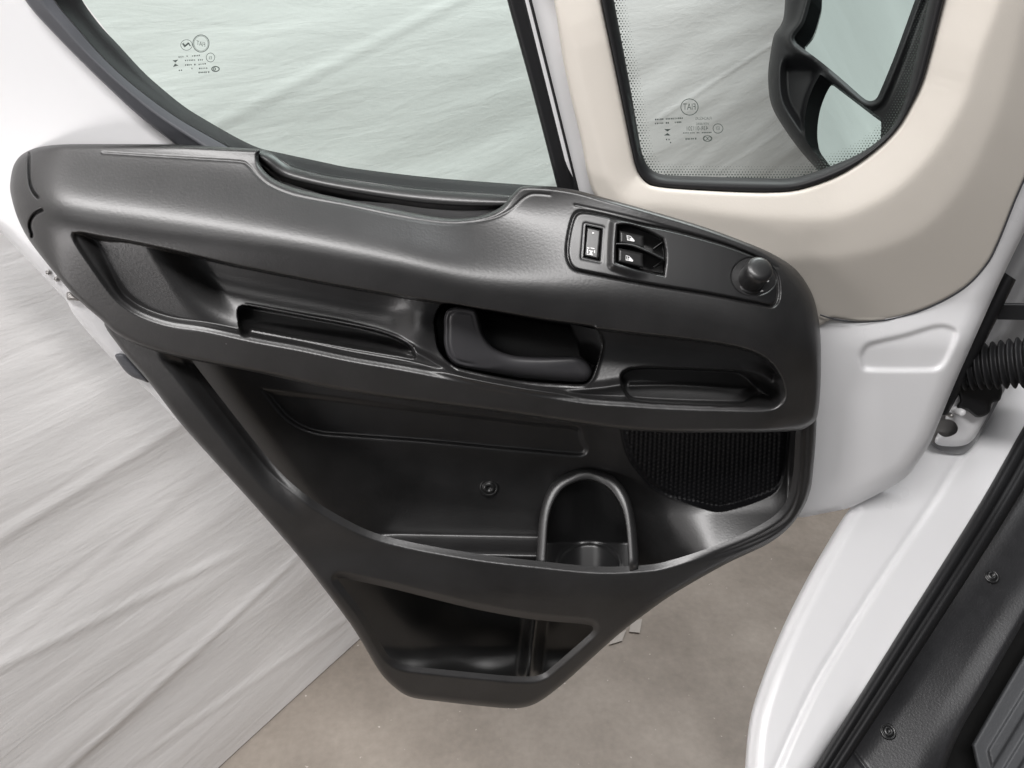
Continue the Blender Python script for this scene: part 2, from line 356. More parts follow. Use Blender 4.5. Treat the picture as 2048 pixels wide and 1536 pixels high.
def YA(x, y):
    d = nearest(x, y, A_edge)[0]; h = hA(x, y)
    # broad roll at the right flank, small roll elsewhere
    h -= .008*rnd(d, 9)
    h -= .012*rnd(d, 34)*sm((x-1500)/100)+.016*rnd(d, 50)*sm((140-x)/120)
    return -h
trim = sheet('door_trim_panel', A_out, YA, M_trim, van, step=2.0, thick=.03)
# ---- lower half of the trim
B_hole = spl([(365,690),(383,720),(460,820),(543,925),(590,972),(645,1012),(735,1060),(821,1084),(958,1108),(1077,1122),(1197,1133),(1300,1129),(1350,1118),(1420,1095),(1485,1068),(1545,1034),(1573,1000),(1586,946),(1591,871),(1591,838),(1400,845),(1200,825),(800,770),(500,715)])
BIN = spl([(676,1159),(684,1156),(705,1160),(787,1178),(940,1216),(1060,1238),(1163,1248),(1183,1252),(1186,1259),(1176,1271),(1094,1342),(1078,1350),(1060,1353),(1009,1351),(821,1332),(798,1326),(782,1316),(770,1301),(729,1230),(701,1192)])
B_out = spl([(215,640),(239,694),(294,759),(359,844),(431,925),(509,1011),(595,1110),(650,1180),(700,1247),(722,1281),(759,1343),(787,1373),(821,1394),(889,1404),(992,1415),(1040,1416),(1077,1404),(1128,1366),(1231,1274),(1290,1228),(1350,1186),(1450,1129),(1539,1086),(1587,1045),(1618,990),(1628,922),(1633,837),(1625,815),(1500,830),(1250,835),(992,800),(650,750),(400,690)])
def YB(x, y):
    h = np.full_like(x, .096)
    do = nearest(x, y, B_out)[0]; dh = nearest(x, y, B_hole)[0]; db = sdf(x, y, BIN, 60)
    h -= .008*rnd(do, 11)
    wl = sm((620-x)/120)
    h -= .0063*(1-np.clip(dh/14.5,0,1))+.020*(1-sm(dh/(50)))*wl*sm((y-690)/40)
    h -= .0058*(1-np.clip(np.abs(db)/13,0,1))
    h += .010*sm((y-1080)/120)*sm((1500-x)/300)-.010*sm((y-1200)/220)     # belly
    h -= .00022*sp(x-1500, 40)
    h -= .0030*sm((x-1350)/170)*bump(ldist(x, y, spl([(1612,846),(1608,940),(1598,1000),(1570,1046),(1500,1084),(1360,1132)], False)), 5)
    return -h
low = sheet('pocket_front', B_out, YB, M_trim, trim, holes=[B_hole, BIN], step=2.5, thick=.03)
# ---- pocket interior
DEB = spl([(524,779),(524,779),(700,800),(900,826),(1060,845),(1155,856),(1166,880),(1174,898),(1168,909),(1150,911),(1000,898),(850,884),(700,873),(640,868),(600,855),(565,830)])
GRL = spl([(1238,850),(1240,858),(1251,905),(1264,930),(1282,953),(1305,975),(1348,998),(1400,1014),(1437,1022),(1474,1015),(1512,1003),(1548,986),(1564,962),(1571,930),(1577,868),(1577,850),(1577,850),(1400,852)])
CUPo = spl([(1070,1140),(1073,1100),(1081,1022),(1102,968),(1140,943),(1181,938),(1228,953),(1257,991),(1270,1040),(1276,1100),(1278,1142)], False)
CUPi = spl([(1092,1140),(1093,1100),(1099,1031),(1118,987),(1146,966),(1180,960),(1216,976),(1239,1008),(1250,1042),(1256,1100),(1258,1142)], False)
C_out = spl([(300,670),(345,760),(420,850),(515,955),(590,1000),(700,1066),(821,1105),(958,1130),(1077,1142),(1197,1152),(1300,1146),(1400,1118),(1485,1088),(1560,1046),(1592,1000),(1604,946),(1607,871),(1600,830),(1400,830),(1200,800),(800,755),(500,705)])
def hC(x, y):
    h = .012-.0*x
    h = h+.066*(sp(y-960, 12)-sp(y-1118, 6))/158*sm((x-1205)/225)+.00010*(sp(x-1330, 45)-sp(x-1560, 20))*sm((y-930)/190)            # shelf to the right of the cup
    h += .008*sm((x-1180)/110)*(1-sm((y-940)/90))              # speaker bulge
    h += .018*sm((x-1575)/25)
    h -= .012*sm((440-(x-.72*(y-720)))/120)
    s = sdf(x, y, DEB, 20); h -= .0046*np.clip((s+4)/10,0,1)**1.5
    # floor ledge
    h += .045*sm((y-(1066+.02*(x-850)))/45)*sm((1230-x)/60)*sm((x-690)/120)
    g = sdf(x, y, GRL, 20); h -= .0125*sm((g-1)/5)
    ar = nearest(x, y, CUPo, False)[0]
    return h
def YC(x, y): return -hC(x, y)
def cin(x, y):
    pl = np.concatenate([CUPi, [[1258,1200],[1092,1200]]]); return inside(x, y, pl)
cup_hole = np.concatenate([CUPo[2:-2]])
cup_hole = (cup_hole-np.array([1172,1045]))*.97+np.array([1172,1047])
CH = np.concatenate([cup_hole, [[1264,1136],[1082,1132]]])
pocket = sheet('door_pocket', C_out, YC, M_trim, trim, holes=[CH], step=2.5, thick=.02)
# cup holder : rounded arch, bore and base disc
cupfY = lambda x, y: -(.018+.072*np.clip((y-945)/180,0,1)+.008*sm((x-1190)/80))
cup = ribbon('cup_holder', CUPo, CUPi, [(0,-.030),(.04,-.005),(.08,-.001),(.5,.0005),(.9,.0015),(.94,.001),(.97,-.002),(1,-.05)], M_trim, trim, 90, cupfY)
bore_o = np.concatenate([CUPi, [[1258,1165],[1092,1165]]])
DISC = np.array([(1178+62*math.cos(t), 1128+42*math.sin(t)) for t in np.linspace(0, 2*math.pi, 40, endpoint=False)])
def Ybore(x, y):
    h = .004+.020*sm((np.abs(x-1175)-10)/75); h += .036*np.clip((y-1086)/60,0,1)
    h += .002*bump(nearest(x, y, DISC)[0], 3.0)
    return -h
sheet('cup_well', bore_o, Ybore, M_dark, cup, step=2.5, thick=.005)
# speaker grille with its rows of holes
def Yg(x, y):
    g = nearest(x, y, GRL)[0]
    xr = x+.045*(y-900); k = 2*math.pi/9.2
    pat = np.cos(xr*k)*.5+.5; pat2 = np.cos((y)*2*math.pi/8.0+np.round(xr/9.2)*math.pi)*.5+.5
    h = hC(x, y)+.012+.004*sm(g/25)
    h = .031; hb = hC(x, y)+.0125*sm((sdf(x, y, GRL, 20)-1)/5)+.004; w_ = sm(g/12); h = hb*(1-w_)+h*w_
    return -(h-.0014*pat*(.35+.65*pat2)*sm(g/6)-.002*sm(g/6))
sheet('speaker_grille', GRL, Yg, M_grille, trim, step=1.55, thick=.01)
# screw in the pocket
def px_pt(px, py, Y): return tuple(float(v) for v in P(px, py, Y))
def screw(parent, px, py, Y, r, axis, mat=M_dark, name='screw'):
    o = lathe(name, [(r*1.25,-.004),(r*1.25,.0005),(r*1.05,.0015),(r*.95,.0008),(r*.85,.0006),(r*.8,.002),(r*.55,.0032),(r*.35,.0032),(r*.3,.001),(r*.02,.001)], px_pt(px, py, Y), axis, mat, parent, 28)
    return o
screw(trim, 978, 975, -.013, .0095, (0,-1,.25), M_bin)
# lower bin
BINo = (BIN-BIN.mean(0))*1.05+BIN.mean(0)
def Ybin(x, y):
    xr = x+.12*(y-1300)
    h = .006+.030*bump(xr-1062, 14)-.006*sm((xr-1080)/10)+.0035*np.sin(x/23)*np.cos(y/19)*.4+.022*sm((y-1290)/70)
    return -h
sheet('storage_bin', BINo, Ybin, M_bin, trim, step=3, thick=.01)
# ---- door pull handle
HND = spl([(888,655),(888,637),(892,624),(901,617),(914,614),(944,617),(953,623),(959,641),(965,662),(973,680),(987,695),(1006,705),(1035,712),(1084,714),(1143,712),(1162,715),(1177,727),(1183,745),(1176,760),(1160,764),(1104,761),(1045,755),(967,743),(918,733),(903,724),(893,707),(888,685)])
def Yh(x, y):
    d = nearest(x, y, HND)[0]; h = .088-.00004*(x-890)+.005*sm((1000-x)/110)
    h -= .010*rnd(d, 8+14*sm((x-960)/60)); h -= .0015*bump(d-10, 3)*sm((960-x)/30)
    return -h
sheet('door_handle', HND, Yh, M_handle, trim, step=2, thick=.012)
# panel joint inside the bowl
ribbon('handle_bowl_insert', [(1140,648),(1152,680),(1160,712)], [(1196,660),(1204,690),(1196,735)], [(0,.040),(.1,.044),(1,.052)], M_dark, trim, 12)
# ---- switch panel
BZ = (BEZ-BEZ.mean(0))*np.array([.993,.975])+BEZ.mean(0)
def base_arm(x, y):
    rid = np.interp(x, rx, ry); h = .120-(.00045-.00019*sm((x-850)/450))*sp(rid-y, 16+10*sm((700-x)/500))-.00004*sp(y-rid, 20); cl_ = .045+.013*sm((x-900)/200); h = cl_+sp(h-cl_, .009)
    return h-.00027*sp(x-1560, 22)
def Ybz(x, y):
    d = nearest(x, y, BZ)[0]; h = base_arm(x, y)+.0012-.003*rnd(d, 4)
    p = np.abs(sdf(x, y, POCK, 30)); h += .0045*(1-sm((p-4)/16))*sm((1300-x)/60)-.002*rnd(p, 4)
    h -= .0007*bump(np.abs(sdf(x, y, LOCK, 20))-3, 2.5)
    k = sdf(x, y, KNR, 20); h -= .005*sm((k+3)/6)
    return -h
bez = sheet('switch_panel', BZ, Ybz, M_dark, trim, holes=[LOCK, POCK], step=1.7, thick=.012)
def small(name, pts, dh, mat, r=4, par=trim, tilt=0., step=1.6, thick=.008):
    pl = spl([q for p in pts for q in (p, p)]); cy = pl[:,1].mean(); cx = pl[:,0].mean()
    f = lambda x, y: -(base_arm(x, y)+dh-.0025*rnd(nearest(x, y, pl)[0], r)+tilt*(x-cx))
    return sheet(name, pl, f, mat, par, step=step, thick=thick)
lockb = small('lock_button', [(1173.5,453),(1202,459.5),(1197,519),(1168.5,512)], -.0003, M_switch, 3)
sw1 = small('window_switch', [(1239,461),(1287,472),(1288,497),(1239,486)], .001, M_switch, 5, tilt=-.00006)
sw2 = small('window_switch', [(1237,496),(1286,507),(1287,536),(1236,524)], .001, M_switch, 5, tilt=-.00006)
# curved divider between the switches, wedge ribs to the right
ribbon('switch_divider', [(1232,485),(1262,487),(1295,499),(1328,516)], [(1232,490),(1262,493),(1295,506),(1327,521)], [(0,-.02),(.05,.001),(.5,.0035),(.95,.001),(1,-.02)], M_dark, trim, 24, lambda x, y: -base_arm(x, y))
ribbon('switch_divider', [(1306,496),(1328,479)], [(1308,499),(1330,483)], [(0,-.02),(.5,-.004),(1,-.02)], M_switch, trim, 8, lambda x, y: -base_arm(x, y))
ribbon('switch_divider', [(1306,533),(1328,518)], [(1308,536),(1330,521)], [(0,-.02),(.5,-.004),(1,-.02)], M_switch, trim, 8, lambda x, y: -base_arm(x, y))
def flatmark(name, polys, fY, mat, parent):
    V = []; F = []
    for pl in polys:
        x = np.array([p[0] for p in pl], float); y = np.array([p[1] for p in pl], float)
        q = P(x, y, fY(x, y)); k = len(V); V += q.tolist(); F.append(list(range(k, k+len(pl))))
    return mkmesh(name, V, F, mat, parent, [False]*len(F))
def win_icon(cx, cy, s=1.0):
    def q(u, v): return (cx+s*(u+.10*v), cy+s*(v+.22*u))
    W = []
    W.append([q(-8,-5),q(-6.4,-5),q(-6.4,5),q(-8,5)]); W.append([q(-8,3.6),q(8,3.6),q(8,5.4),q(-8,5.4)])
    W.append([q(-8,-5.6),q(-1,-5.6),q(-1,-4.2),q(-8,-4.2)]); W.append([q(-1,-5.6),q(1,-5.6),q(8.6,1.5),q(8.6,4),q(6.6,4)])
    W.append([q(-1,-1),q(2.5,-1),q(5,1.6),q(5,3.6),q(-1,3.6)]); W.append([q(-4,-3),q(-2.8,-3),q(-2.8,3),q(-4,3)])
    return W
sY = lambda x, y: -(base_arm(x, y)+.0016)
flatmark('window_icon', win_icon(1261,477,.9), sY, M_mark, sw1)
flatmark('window_icon', win_icon(1258,517,.9), sY, M_mark, sw2)
def q2(u, v): return (1182+u, 503+v+.2*u)
IC = [[q2(-8,-7),q2(-3,-7),q2(-3,-5),q2(-8,-5)], [q2(-8,-4),q2(-6,-4),q2(-6,5),q2(-8,5)], [q2(-1,-8),q2(7,-8),q2(7,-6),q2(-1,-6)], [q2(-4,-2),q2(4,-2),q2(4,0),q2(-4,0)],
      [q2(-1,0),q2(1,0),q2(4,7),q2(-4,7)], [q2(-8,6),q2(-5,6),q2(-5,8),q2(-8,8)], [q2(6,-4),q2(8,-4),q2(8,2),q2(6,2)]]
flatmark('lock_icon', IC, lambda x, y: -(base_arm(x, y)+.0003), M_mark, lockb)
cir = lambda cx, cy, r, n=12: [(cx+r*math.cos(2*math.pi*i/n), cy+r*math.sin(2*math.pi*i/n)) for i in range(n)]
flatmark('indicator_dot', [cir(1186,466,2)], lambda x, y: -(base_arm(x, y)+.0003), M_mark, lockb)
# mirror adjusting knob
kb = float(base_arm(np.array([1505.]), np.array([556.]))[0])
knob = lathe('mirror_knob', [(.0142,-.004),(.0142,.0),(.0135,.001),(.0125,.001),(.0125,.002),(.0122,.012),(.0128,.018),(.0125,.0215),(.0112,.0235),(.008,.0245),(.002,.0248)], px_pt(1500,560,-kb+.001), (.10,-.62,.72), M_dark, trim)
ky = lambda x, y: -(base_arm(x, y)+.0012)
flatmark('arrow_mark', [[(1516,573),(1527,582),(1521,584)]], ky, M_mark, trim)
flatmark('arrow_mark', [[(1537,531),(1545,539),(1536,539)]], ky, M_mark, trim)
o = flatmark('position_mark', [cir(1535,561,3.2)], ky, M_mark, trim)
# ================================================================ door shell, windows
Wf_out = np.array([(13,-80),(51,0),(110,68),(171,130),(225,182),(273,226),(352,288)], float)   # outer edge of grey rubber
Wf_mid = np.array([(62,-80),(109,0),(160,62),(205,113),(255,160),(308,202),(360,238),(410,267),(470,300)], float)
Wf_in = np.array([(122,-80),(164,0),(200,50),(239,92),(285,142),(325,178),(370,214),(410,239),(460,268),(513,294),(561,308),(640,325),(704,336),(863,355),(1043,369),(1115,373)], float)
shell_out = np.array([(-160,-100),(-160,360),(-60,430),(0,465),(62,526),(120,588),(133,602),(150,632),(205,697),(253,742),(318,803),(362,848),(480,930),(700,1120),(1200,1120),(1500,1035),(1598,1035),(1650,1026),(1700,1015),(1758,987),(1795,966),(1820,946),(1837,922),(1861,885),(1912,762),(1997,571),(2048,465),(2120,320),(2230,60),(2280,-100)], float)
shell_out = spl(shell_out)
Q_out = np.array([(1186,-100),(1202,0),(1235,160),(1265,308),(1272,335),(1283,356),(1302,371),(1350,378),(1485,385),(1570,384),(1621,373),(1690,343),(1758,294),(1795,256),(1815,224),(1846,160),(1888,0),(1915,-100)], float)
Q_in = np.array([(1212,-100),(1228,0),(1258,160),(1282,297),(1290,322),(1302,339),(1322,348),(1348,351),(1519,356),(1587,355),(1656,334),(1724,304),(1775,264),(1800,225),(1818,170),(1858,0),(1880,-100)], float)
win_hole = spl(np.concatenate([Wf_mid[:1], [(52,-10),(105,55),(180,125),(280,220),(352,270)], [(420,300),(700,400),(1150,400)], [(1130,320),(1050,0),(1030,-80)]]))
qhole = spl(np.concatenate([Q_out, [(1550,-140)]]), True)
qh2 = (qhole-np.array([1540,120]))*1.02+np.array([1540,120])
EMB = spl([(1724,728),(1722,708),(1734,690),(1758,682),(1810,670),(1867,653),(1895,653),(1913,666),(1898,708),(1885,730),(1864,740),(1731,739)])
def Ysh(x, y):
    d = nearest(x, y, shell_out)[0]
    h = .012-.016*rnd(d, 40)*sm((x-1500)/200)-.010*rnd(d, 22)*sm((500-x)/200)
    s = sdf(x, y, EMB, 30); h -= .0045*sm((s+5)/11)
    h += .012*sm((x-1640)/130)*sm((y-600)/100)-.07*sm((x-370)/40)*sm((1570-x)/60)*sm((y-540)/60)
    return -h
shell = sheet('door_shell', shell_out, Ysh, M_white, van, holes=[win_hole, qh2], step=4, thick=.03)
# grey rubber round the window and the black run channel
nW = 70
wf = ribbon('window_frame_rubber', Wf_out, Wf_mid, [(-.05,.0),(0,.020),(.08,.028),(.45,.030),(.52,.034),(.6,.030),(.95,.028),(1,.010)], M_rubber2, van, 80)
ribbon('window_seal', Wf_mid, Wf_in[:9], [(0,.024),(.04,.012),(.6,.006),(1,-.004)], M_rubber, van, 80)
ribbon('window_seal', [(432,252),(460,268),(513,294),(561,306),(640,323),(704,336),(863,355),(1043,369),(1125,374)], [(452,290),(490,306),(545,312),(583,333),(625,345),(672,355),(831,377),(1015,390),(1120,398)], [(0,-.004),(.4,.006),(.8,.010),(.96,.014),(1,.024)], M_rubber, van, 60)
ribbon('window_sill', [(520,296),(545,308),(583,333),(672,355),(831,377),(1015,390),(1070,392)], [(505,340),(540,385),(600,400),(720,425),(860,450),(960,450),(1070,430)], [(0,.022),(.03,.030),(.22,.034),(.34,.037),(.42,.034),(.55,.010),(1,.0)], M_trim, van, 60)
ribbon('window_seal', [(994,-80),(1014,0),(1065,185),(1118,390)], [(1044,-80),(1064,0),(1110,185),(1162,396)], [(0,-.004),(.05,.008),(.25,.010),(.55,.004),(.8,.006),(.97,.022),(1,.010)], M_rubber, van, 50)
gl1 = np.array([(100,-80),(160,-5),(236,92),(322,180),(407,243),(511,300),(700,345),(863,365),(1043,380),(1125,384),(1018,-10),(998,-80)], float)
def slab(name, poly, Y, mat, parent, t=.004):
    n = len(poly); a = P(poly[:,0], poly[:,1], Y); b_ = P(poly[:,0], poly[:,1], Y+t)
    V = np.concatenate([a, b_]); F = [list(range(n))]+[(i, (i+1)%n, n+(i+1)%n, n+i) for i in range(n)]
    return mkmesh(name, V, F, mat, parent, [False]*len(F))
glass = slab('window_glass', gl1, .003, M_glass, van)
glass2 = slab('quarter_window_glass', np.concatenate([resamp(spl((Q_in-np.array([1540,100]))*1.02+np.array([1540,100]), False), 70)]), .003, M_glass2, van)
# beige surround
BG_out = spl(np.array([(1085,-100),(1108,0),(1128,130),(1160,270),(1195,398),(1300,445),(1400,475),(1480,506),(1565,560),(1600,610),(1622,650),(1642,650),(1666,638),(1724,645),(1792,637),(1861,615),(1929,577),(1974,530),(1998,485),(2032,400),(2062,330),(2120,150),(2160,-100),(1600,-180)], float))
ln1 = spl(np.array([(1100,-160),(1150,100),(1200,300),(1240,395),(1348,415),(1485,431),(1621,438),(1690,431),(1775,392),(1840,335),(1895,262),(1945,150),(1975,-160)], float))
ln2 = spl(np.array([(1000,-160),(1050,300),(1200,520),(1400,530),(1601,517),(1690,513),(1775,492),(1844,458),(1895,410),(1935,357),(1965,300),(1998,222),(2040,60),(2060,-160)], float))
def Ybg(x, y):
    h = np.full_like(x, .052)
    s1 = sdf(x, y, ln1, 200); s2 = sdf(x, y, ln2, 200)
    h -= .00020*sp(s1, 5)                      # slope down into the window
    h -= .00016*sp(-s2, 5)                     # outer facet
    h -= .00006*sp(-s1, 5)
    d = nearest(x, y, BG_out)[0]; q = nearest(x, y, qhole)[0]
    h -= .003*rnd(d, 8)+.006*rnd(q, 8)
    h -= .00025*sp(1190+.2*y-x, 12)
    return -h
sheet('window_surround', BG_out, Ybg, M_beige, van, holes=[qhole], step=3, thick=.03)
gA = [(1640,631),(1666,639),(1724,646),(1792,638),(1861,616),(1929,578),(1974,531),(1998,486),(2032,401),(2062,331),(2120,151),(2165,-100)]
gB = [(1640,628),(1666,636),(1724,643),(1791,635),(1859,613),(1927,575),(1971,529),(1995,484),(2029,399),(2059,329),(2117,150),(2161,-100)]
ribbon('surround_gap_shade', gA, gB, [(0,.0),(.5,.002),(1,.001)], M_rubber2, van, 120, lambda x, y: Ybg(x, y)-.0012)  # dark strip standing in for the shadow gap, not a real seal
Qo, Qi = Q_out, Q_in
qs = ribbon('quarter_window_seal', Qo, Qi, [(-.1,.015),(0,.032),(.12,.038),(.5,.036),(.85,.026),(1,.0)], M_rubber, van, 120)
# dotted print round the quarter glass
pl = spl(Q_in, False); V = []; F = []
ys = np.arange(-20, 360, 5.2); 
for r, yv in enumerate(ys):
    for xv in np.arange(1215, 1860, 6.0):
        xx = xv+(r%2)*3.0
        V.append((xx, yv))
V = np.array(V); dd = nearest(V[:,0], V[:,1], pl, False)[0]; ins = inside(V[:,0], V[:,1], np.concatenate([pl, [[1550,-300]]]))
m = ins & (dd < 24); V = V[m]; dd = dd[m]; polys = []
for (x, y), d in zip(V, dd): polys.append(cir(x, y, 1.9*(1-d/34), 6))
flatmark('dotted_print', polys, lambda x, y: .002+0*x, M_ink, glass2)
# etched marks on the glass, mirrored because they are read from outside
def text_polys(s, cx, cy, h, slope=0, Y=.002, parent=None, name='glass_marking', width=None, mat=None):
    cu = bpy.data.curves.new('t', 'FONT'); cu.body = s; cu.align_x = 'CENTER'; cu.align_y = 'CENTER'; cu.size = 1
    to = bpy.data.objects.new('t', cu); S.collection.objects.link(to); bpy.context.view_layer.update()
    me = bpy.data.meshes.new_from_object(to.evaluated_get(bpy.context.evaluated_depsgraph_get()))
    v = np.array([q.co[:] for q in me.vertices]); fs = [list(p.vertices) for p in me.polygons]
    bpy.data.objects.remove(to); w = v[:,0].max()-v[:,0].min()
    sx = (width/w) if width else h; px = cx-v[:,0]*sx; py = cy-v[:,1]*h/.72+slope*(px-cx)
    return P(px, py, Y+0*px), fs
def marks(name, items, parent, Y=.002):
    V = []; F = []
    for it in items:
        if it[0] == 't': q, fs = text_polys(*it[1:6], Y=Y); k = len(V); V += q.tolist(); F += [[i+k for i in f] for f in fs]
        elif it[0] == 'p':
            x = np.array([p[0] for p in it[1]], float); y = np.array([p[1] for p in it[1]], float); k = len(V)
            V += P(x, y, Y+0*x).tolist(); F.append(list(range(k, k+len(x))))
        elif it[0] == 'r':
            _, cx, cy, ra, rb, w = it; n = 28; k = len(V)
            for rr in (0, w):
                for i in range(n):
                    a = 2*math.pi*i/n; V += P(np.array([cx+(ra-rr)*math.cos(a)]), np.array([cy+(rb-rr)*math.sin(a)]), np.array([Y])).tolist()
            for i in range(n): F.append([k+i, k+(i+1)%n, k+n+(i+1)%n, k+n+i])
        elif it[0] == 'd':                       # a row of tiny illegible characters
            _, x0, y0, x1, y1, hh = it; n = max(2, int((x1-x0)/3.4)); rs = np.random.RandomState(int(x0*7+y0))
            for i in range(n):
                if rs.rand() < .12: continue
                a = x0+(x1-x0)*i/n; yy = y0+(y1-y0)*i/n; k = len(V); ww = 1.6+rs.rand()*1.2; h2 = hh*(.7+.3*rs.rand())
                V += P(np.array([a,a+ww,a+ww,a]), np.array([yy-h2/2,yy-h2/2,yy+h2/2,yy+h2/2]), np.full(4, Y)).tolist(); F.append([k,k+1,k+2,k+3])
    return mkmesh(name, V, F, M_ink, parent, [False]*len(F))
marks('glass_marking', [('r',1379,214,18,17,1.6), ('t','FIAT',1379,214,13,0,.002), ('t','FLACHGLAS',1407,237,6,-.02), ('t','WERNBERG',1405,248,5,-.02),
      ('t','43R-011201',1394,257,9,-.03), ('r',1436,257,10.5,10,1.3), ('t','E3',1436,257,7,0), ('d',1366,266,1424,265,2.6), ('d',1371,278,1394,277,4), ('r',1415,277,9.5,6.5,1.3), ('r',1411,277,4,4,1.2), ('r',1419,277,4,4,1.2),
      ('d',1310,239,1367,236,3.4), ('d',1310,247,1364,244,3.4), ('p',[(1328,258),(1342,258),(1335,263)]), ('p',[(1328,271),(1341,271),(1335,266)]), ('d',1332,279,1342,279,3), ('d',1336,285,1344,285,3)], glass2)
marks('glass_marking', [('r',402,87,17,18,1.5), ('r',402,87,14.5,15.5,.8), ('t','FIAT',402,88,9,.3), ('r',373,90,12,11,1.0), ('p',[(364,87),(367,86),(372,92),(369,95)]), ('p',[(369,95),(371,89),(376,85),(378,88)]), ('p',[(375,85),(378,85),(382,92),(380,93)]),
      ('d',357,114,377,112,3.2), ('d',384,112,405,110,3.2), ('d',370,121,392,120,3.2), ('d',396,120,411,119,3.2), ('d',370,130,392,129,3.2), ('d',397,129,413,127,3.2), ('d',383,137,393,136,3.2), ('d',398,137,416,136,3.2), ('d',397,145,420,144,3.2), ('d',353,141,366,140,3.2),
      ('r',421,115,9,9.5,1.1), ('t','E3',421,116,6,0), ('r',431,138,8.5,6,2.2), ('r',429,138,3,3,1.5), ('p',[(345,121),(357,119),(351,125)]), ('p',[(346,134),(357,131),(350,127)])], glass)
# ---- exterior mirror seen through the quarter glass
mp0 = P(1700., 120., .17); mn = np.array([-.70,-.555,.455]); mn /= np.linalg.norm(mn)
def Ymir(x, y): return plane_Y(x, y, mp0, mn)
HS = spl([(1574,-100),(1570,0),(1567,35),(1560,52),(1548,70),(1540,112),(1536,152),(1540,199),(1554,234),(1594,293),(1640,345),(1700,400),(1830,330),(1900,120),(1930,-100)])
MG1 = spl([(1650,-100),(1622,0),(1608,47),(1590,72),(1590,80),(1596,89),(1640,122),(1680,155),(1728,197),(1740,202),(1750,199),(1757,190),(1790,110),(1830,0),(1866,-100)])
MG2 = spl([(1641,148),(1641,148),(1690,184),(1762,236),(1762,236),(1762,262),(1758,290),(1730,330),(1700,345),(1655,336),(1655,336),(1625,300),(1612,277),(1609,246),(1615,206),(1627,173)])
def Yhs(x, y):
    d = nearest(x, y, HS)[0]; g1 = sdf(x, y, MG1, 40); g2 = sdf(x, y, MG2, 60)
    h = .010-.035*rnd(d, 30)
    h += .010*bump(-g1-9, 8)
    cav = sm((-g2)/8)*sm((1660-x)/40)*sm((y-105)/40)*sm((d-22)/16)
    h -= .030*cav
    return Ymir(x, y)-h
mir = sheet('exterior_mirror', HS, Yhs, plastic('mirror_housing_plastic', (.007,.007,.008), .5, .1, 300, .05, .25), van, holes=[MG1, MG2], step=3, thick=.06)
def mglass(pl, off, tilt=(0,0,0)):
    g = (pl-pl.mean(0))*1.03+pl.mean(0)
    n2 = mn+np.array(tilt); n2 /= np.linalg.norm(n2)
    c = P(pl[:,0].mean(), pl[:,1].mean(), 0.); p0 = P(pl[:,0].mean(), pl[:,1].mean(), float(Ymir(pl[:,0].mean(), pl[:,1].mean()))+off)
    y = plane_Y(g[:,0], g[:,1], p0, n2); V = P(g[:,0], g[:,1], y); k = len(V); Vb = V+np.array([0,.004,0])
    return mkmesh('mirror_glass', np.concatenate([V, Vb]), [list(range(k))]+[(i,(i+1)%k,k+(i+1)%k,k+i) for i in range(k)], M_mirror, mir, [False]*(k+1))
mglass(MG1, .004); mglass(MG2, .010, (0,-.02,-.03))
# ---- plug and latch bits at the rear edge of the door
PLG = spl([(230,712),(236,707),(250,709),(275,735),(298,764),(282,760),(262,752),(245,736)])
sheet('rubber_plug', PLG, lambda x, y: -(.022-.006*rnd(nearest(x, y, PLG)[0], 8)), M_rubber2, van, step=2, thick=.02)
LT = spl([(133,586),(140,584),(160,600),(150,601),(135,599)])
latch = sheet('door_latch', LT, lambda x, y: -(.020-.004*rnd(nearest(x, y, LT)[0], 4)), M_metal, van, step=2, thick=.02)
for (x, y) in ((97,545),(114,558)): screw(latch, x, y, -.013, .0022, (0,-1,0), M_metal)
# ================================================================ van body at the right
def plane_from(p1, p2, vx): n = np.cross(p2-p1, vx); return n/np.linalg.norm(n)
b1 = P(1900., 900., .07); b2 = P(1560., 1536., -.24); bn = plane_from(b1, b2, np.array([1.,0,0]))
def Ybd(x, y): return plane_Y(x, y, b1, bn)
SILL = spl([(2110,620),(1990,660),(1880,800),(1780,930),(1702,1014),(1649,1096),(1601,1182),(1560,1267),(1526,1353),(1500,1438),(1490,1536),(1488,1620),(1488,1620),(1560,1650),(1575,1620),(1575,1620),(1640,1530),(1970,1000),(2060,840),(2160,670)])
g1 = spl([(1550,1540),(1590,1450),(1639,1353),(1734,1199),(1800,1100),(1861,1011),(1909,932),(1939,891),(1980,830),(2004,768)], False)
g2 = spl([(1502,1536),(1513,1440),(1545,1340),(1620,1185),(1668,1100),(1720,1020)], False)
def Ysl(x, y):
    d = nearest(x, y, SILL)[0]; gg = ldist(x, y, g1)
    side = x-np.interp(y, g1[::-1,1], g1[::-1,0])
    h = .0-.014*rnd(d, 40)*sm((1750-x)/100)-.0016*bump(gg, 7)+.002*sm(side/14)-.0012*bump(ldist(x, y, g2), 5)
    return Ybd(x, y)-h
sill = sheet('door_sill', SILL, Ysl, M_white, van, step=4, thick=.05)
ribbon('door_opening_seal', [(2130,715),(2048,850),(1956,1011),(1800,1260),(1628,1536),(1590,1597)], [(2190,740),(2105,880),(2008,1045),(1850,1290),(1672,1560),(1640,1615)], [(0,-.01),(.02,.006),(.12,.014),(.3,.018),(.45,.010),(.52,.006),(.62,.012),(.8,.013),(.95,.004),(1,-.02)], M_rubber, van, 90, Ybd)
STEP = spl([(2190,720),(2080,880),(1990,1020),(1850,1250),(1700,1480),(1640,1600),(1640,1600),(1860,1640),(1860,1640),(1908,1490),(1975,1370),(2050,1240),(2130,1110),(2260,900)])
def Yst(x, y):
    d = nearest(x, y, STEP)[0]
    u = (x-1990)*.55+(y-1020)*.84               # along the plate
    h = -.012+.0045*np.sin(u/60.+1.2)*sm((d)/60)-.010*rnd(d, 14)
    h -= .002*bump(ldist(x, y, spl([(1690,1480),(1750,1560),(1790,1600)], False)), 3)
    return Ybd(x, y)-h
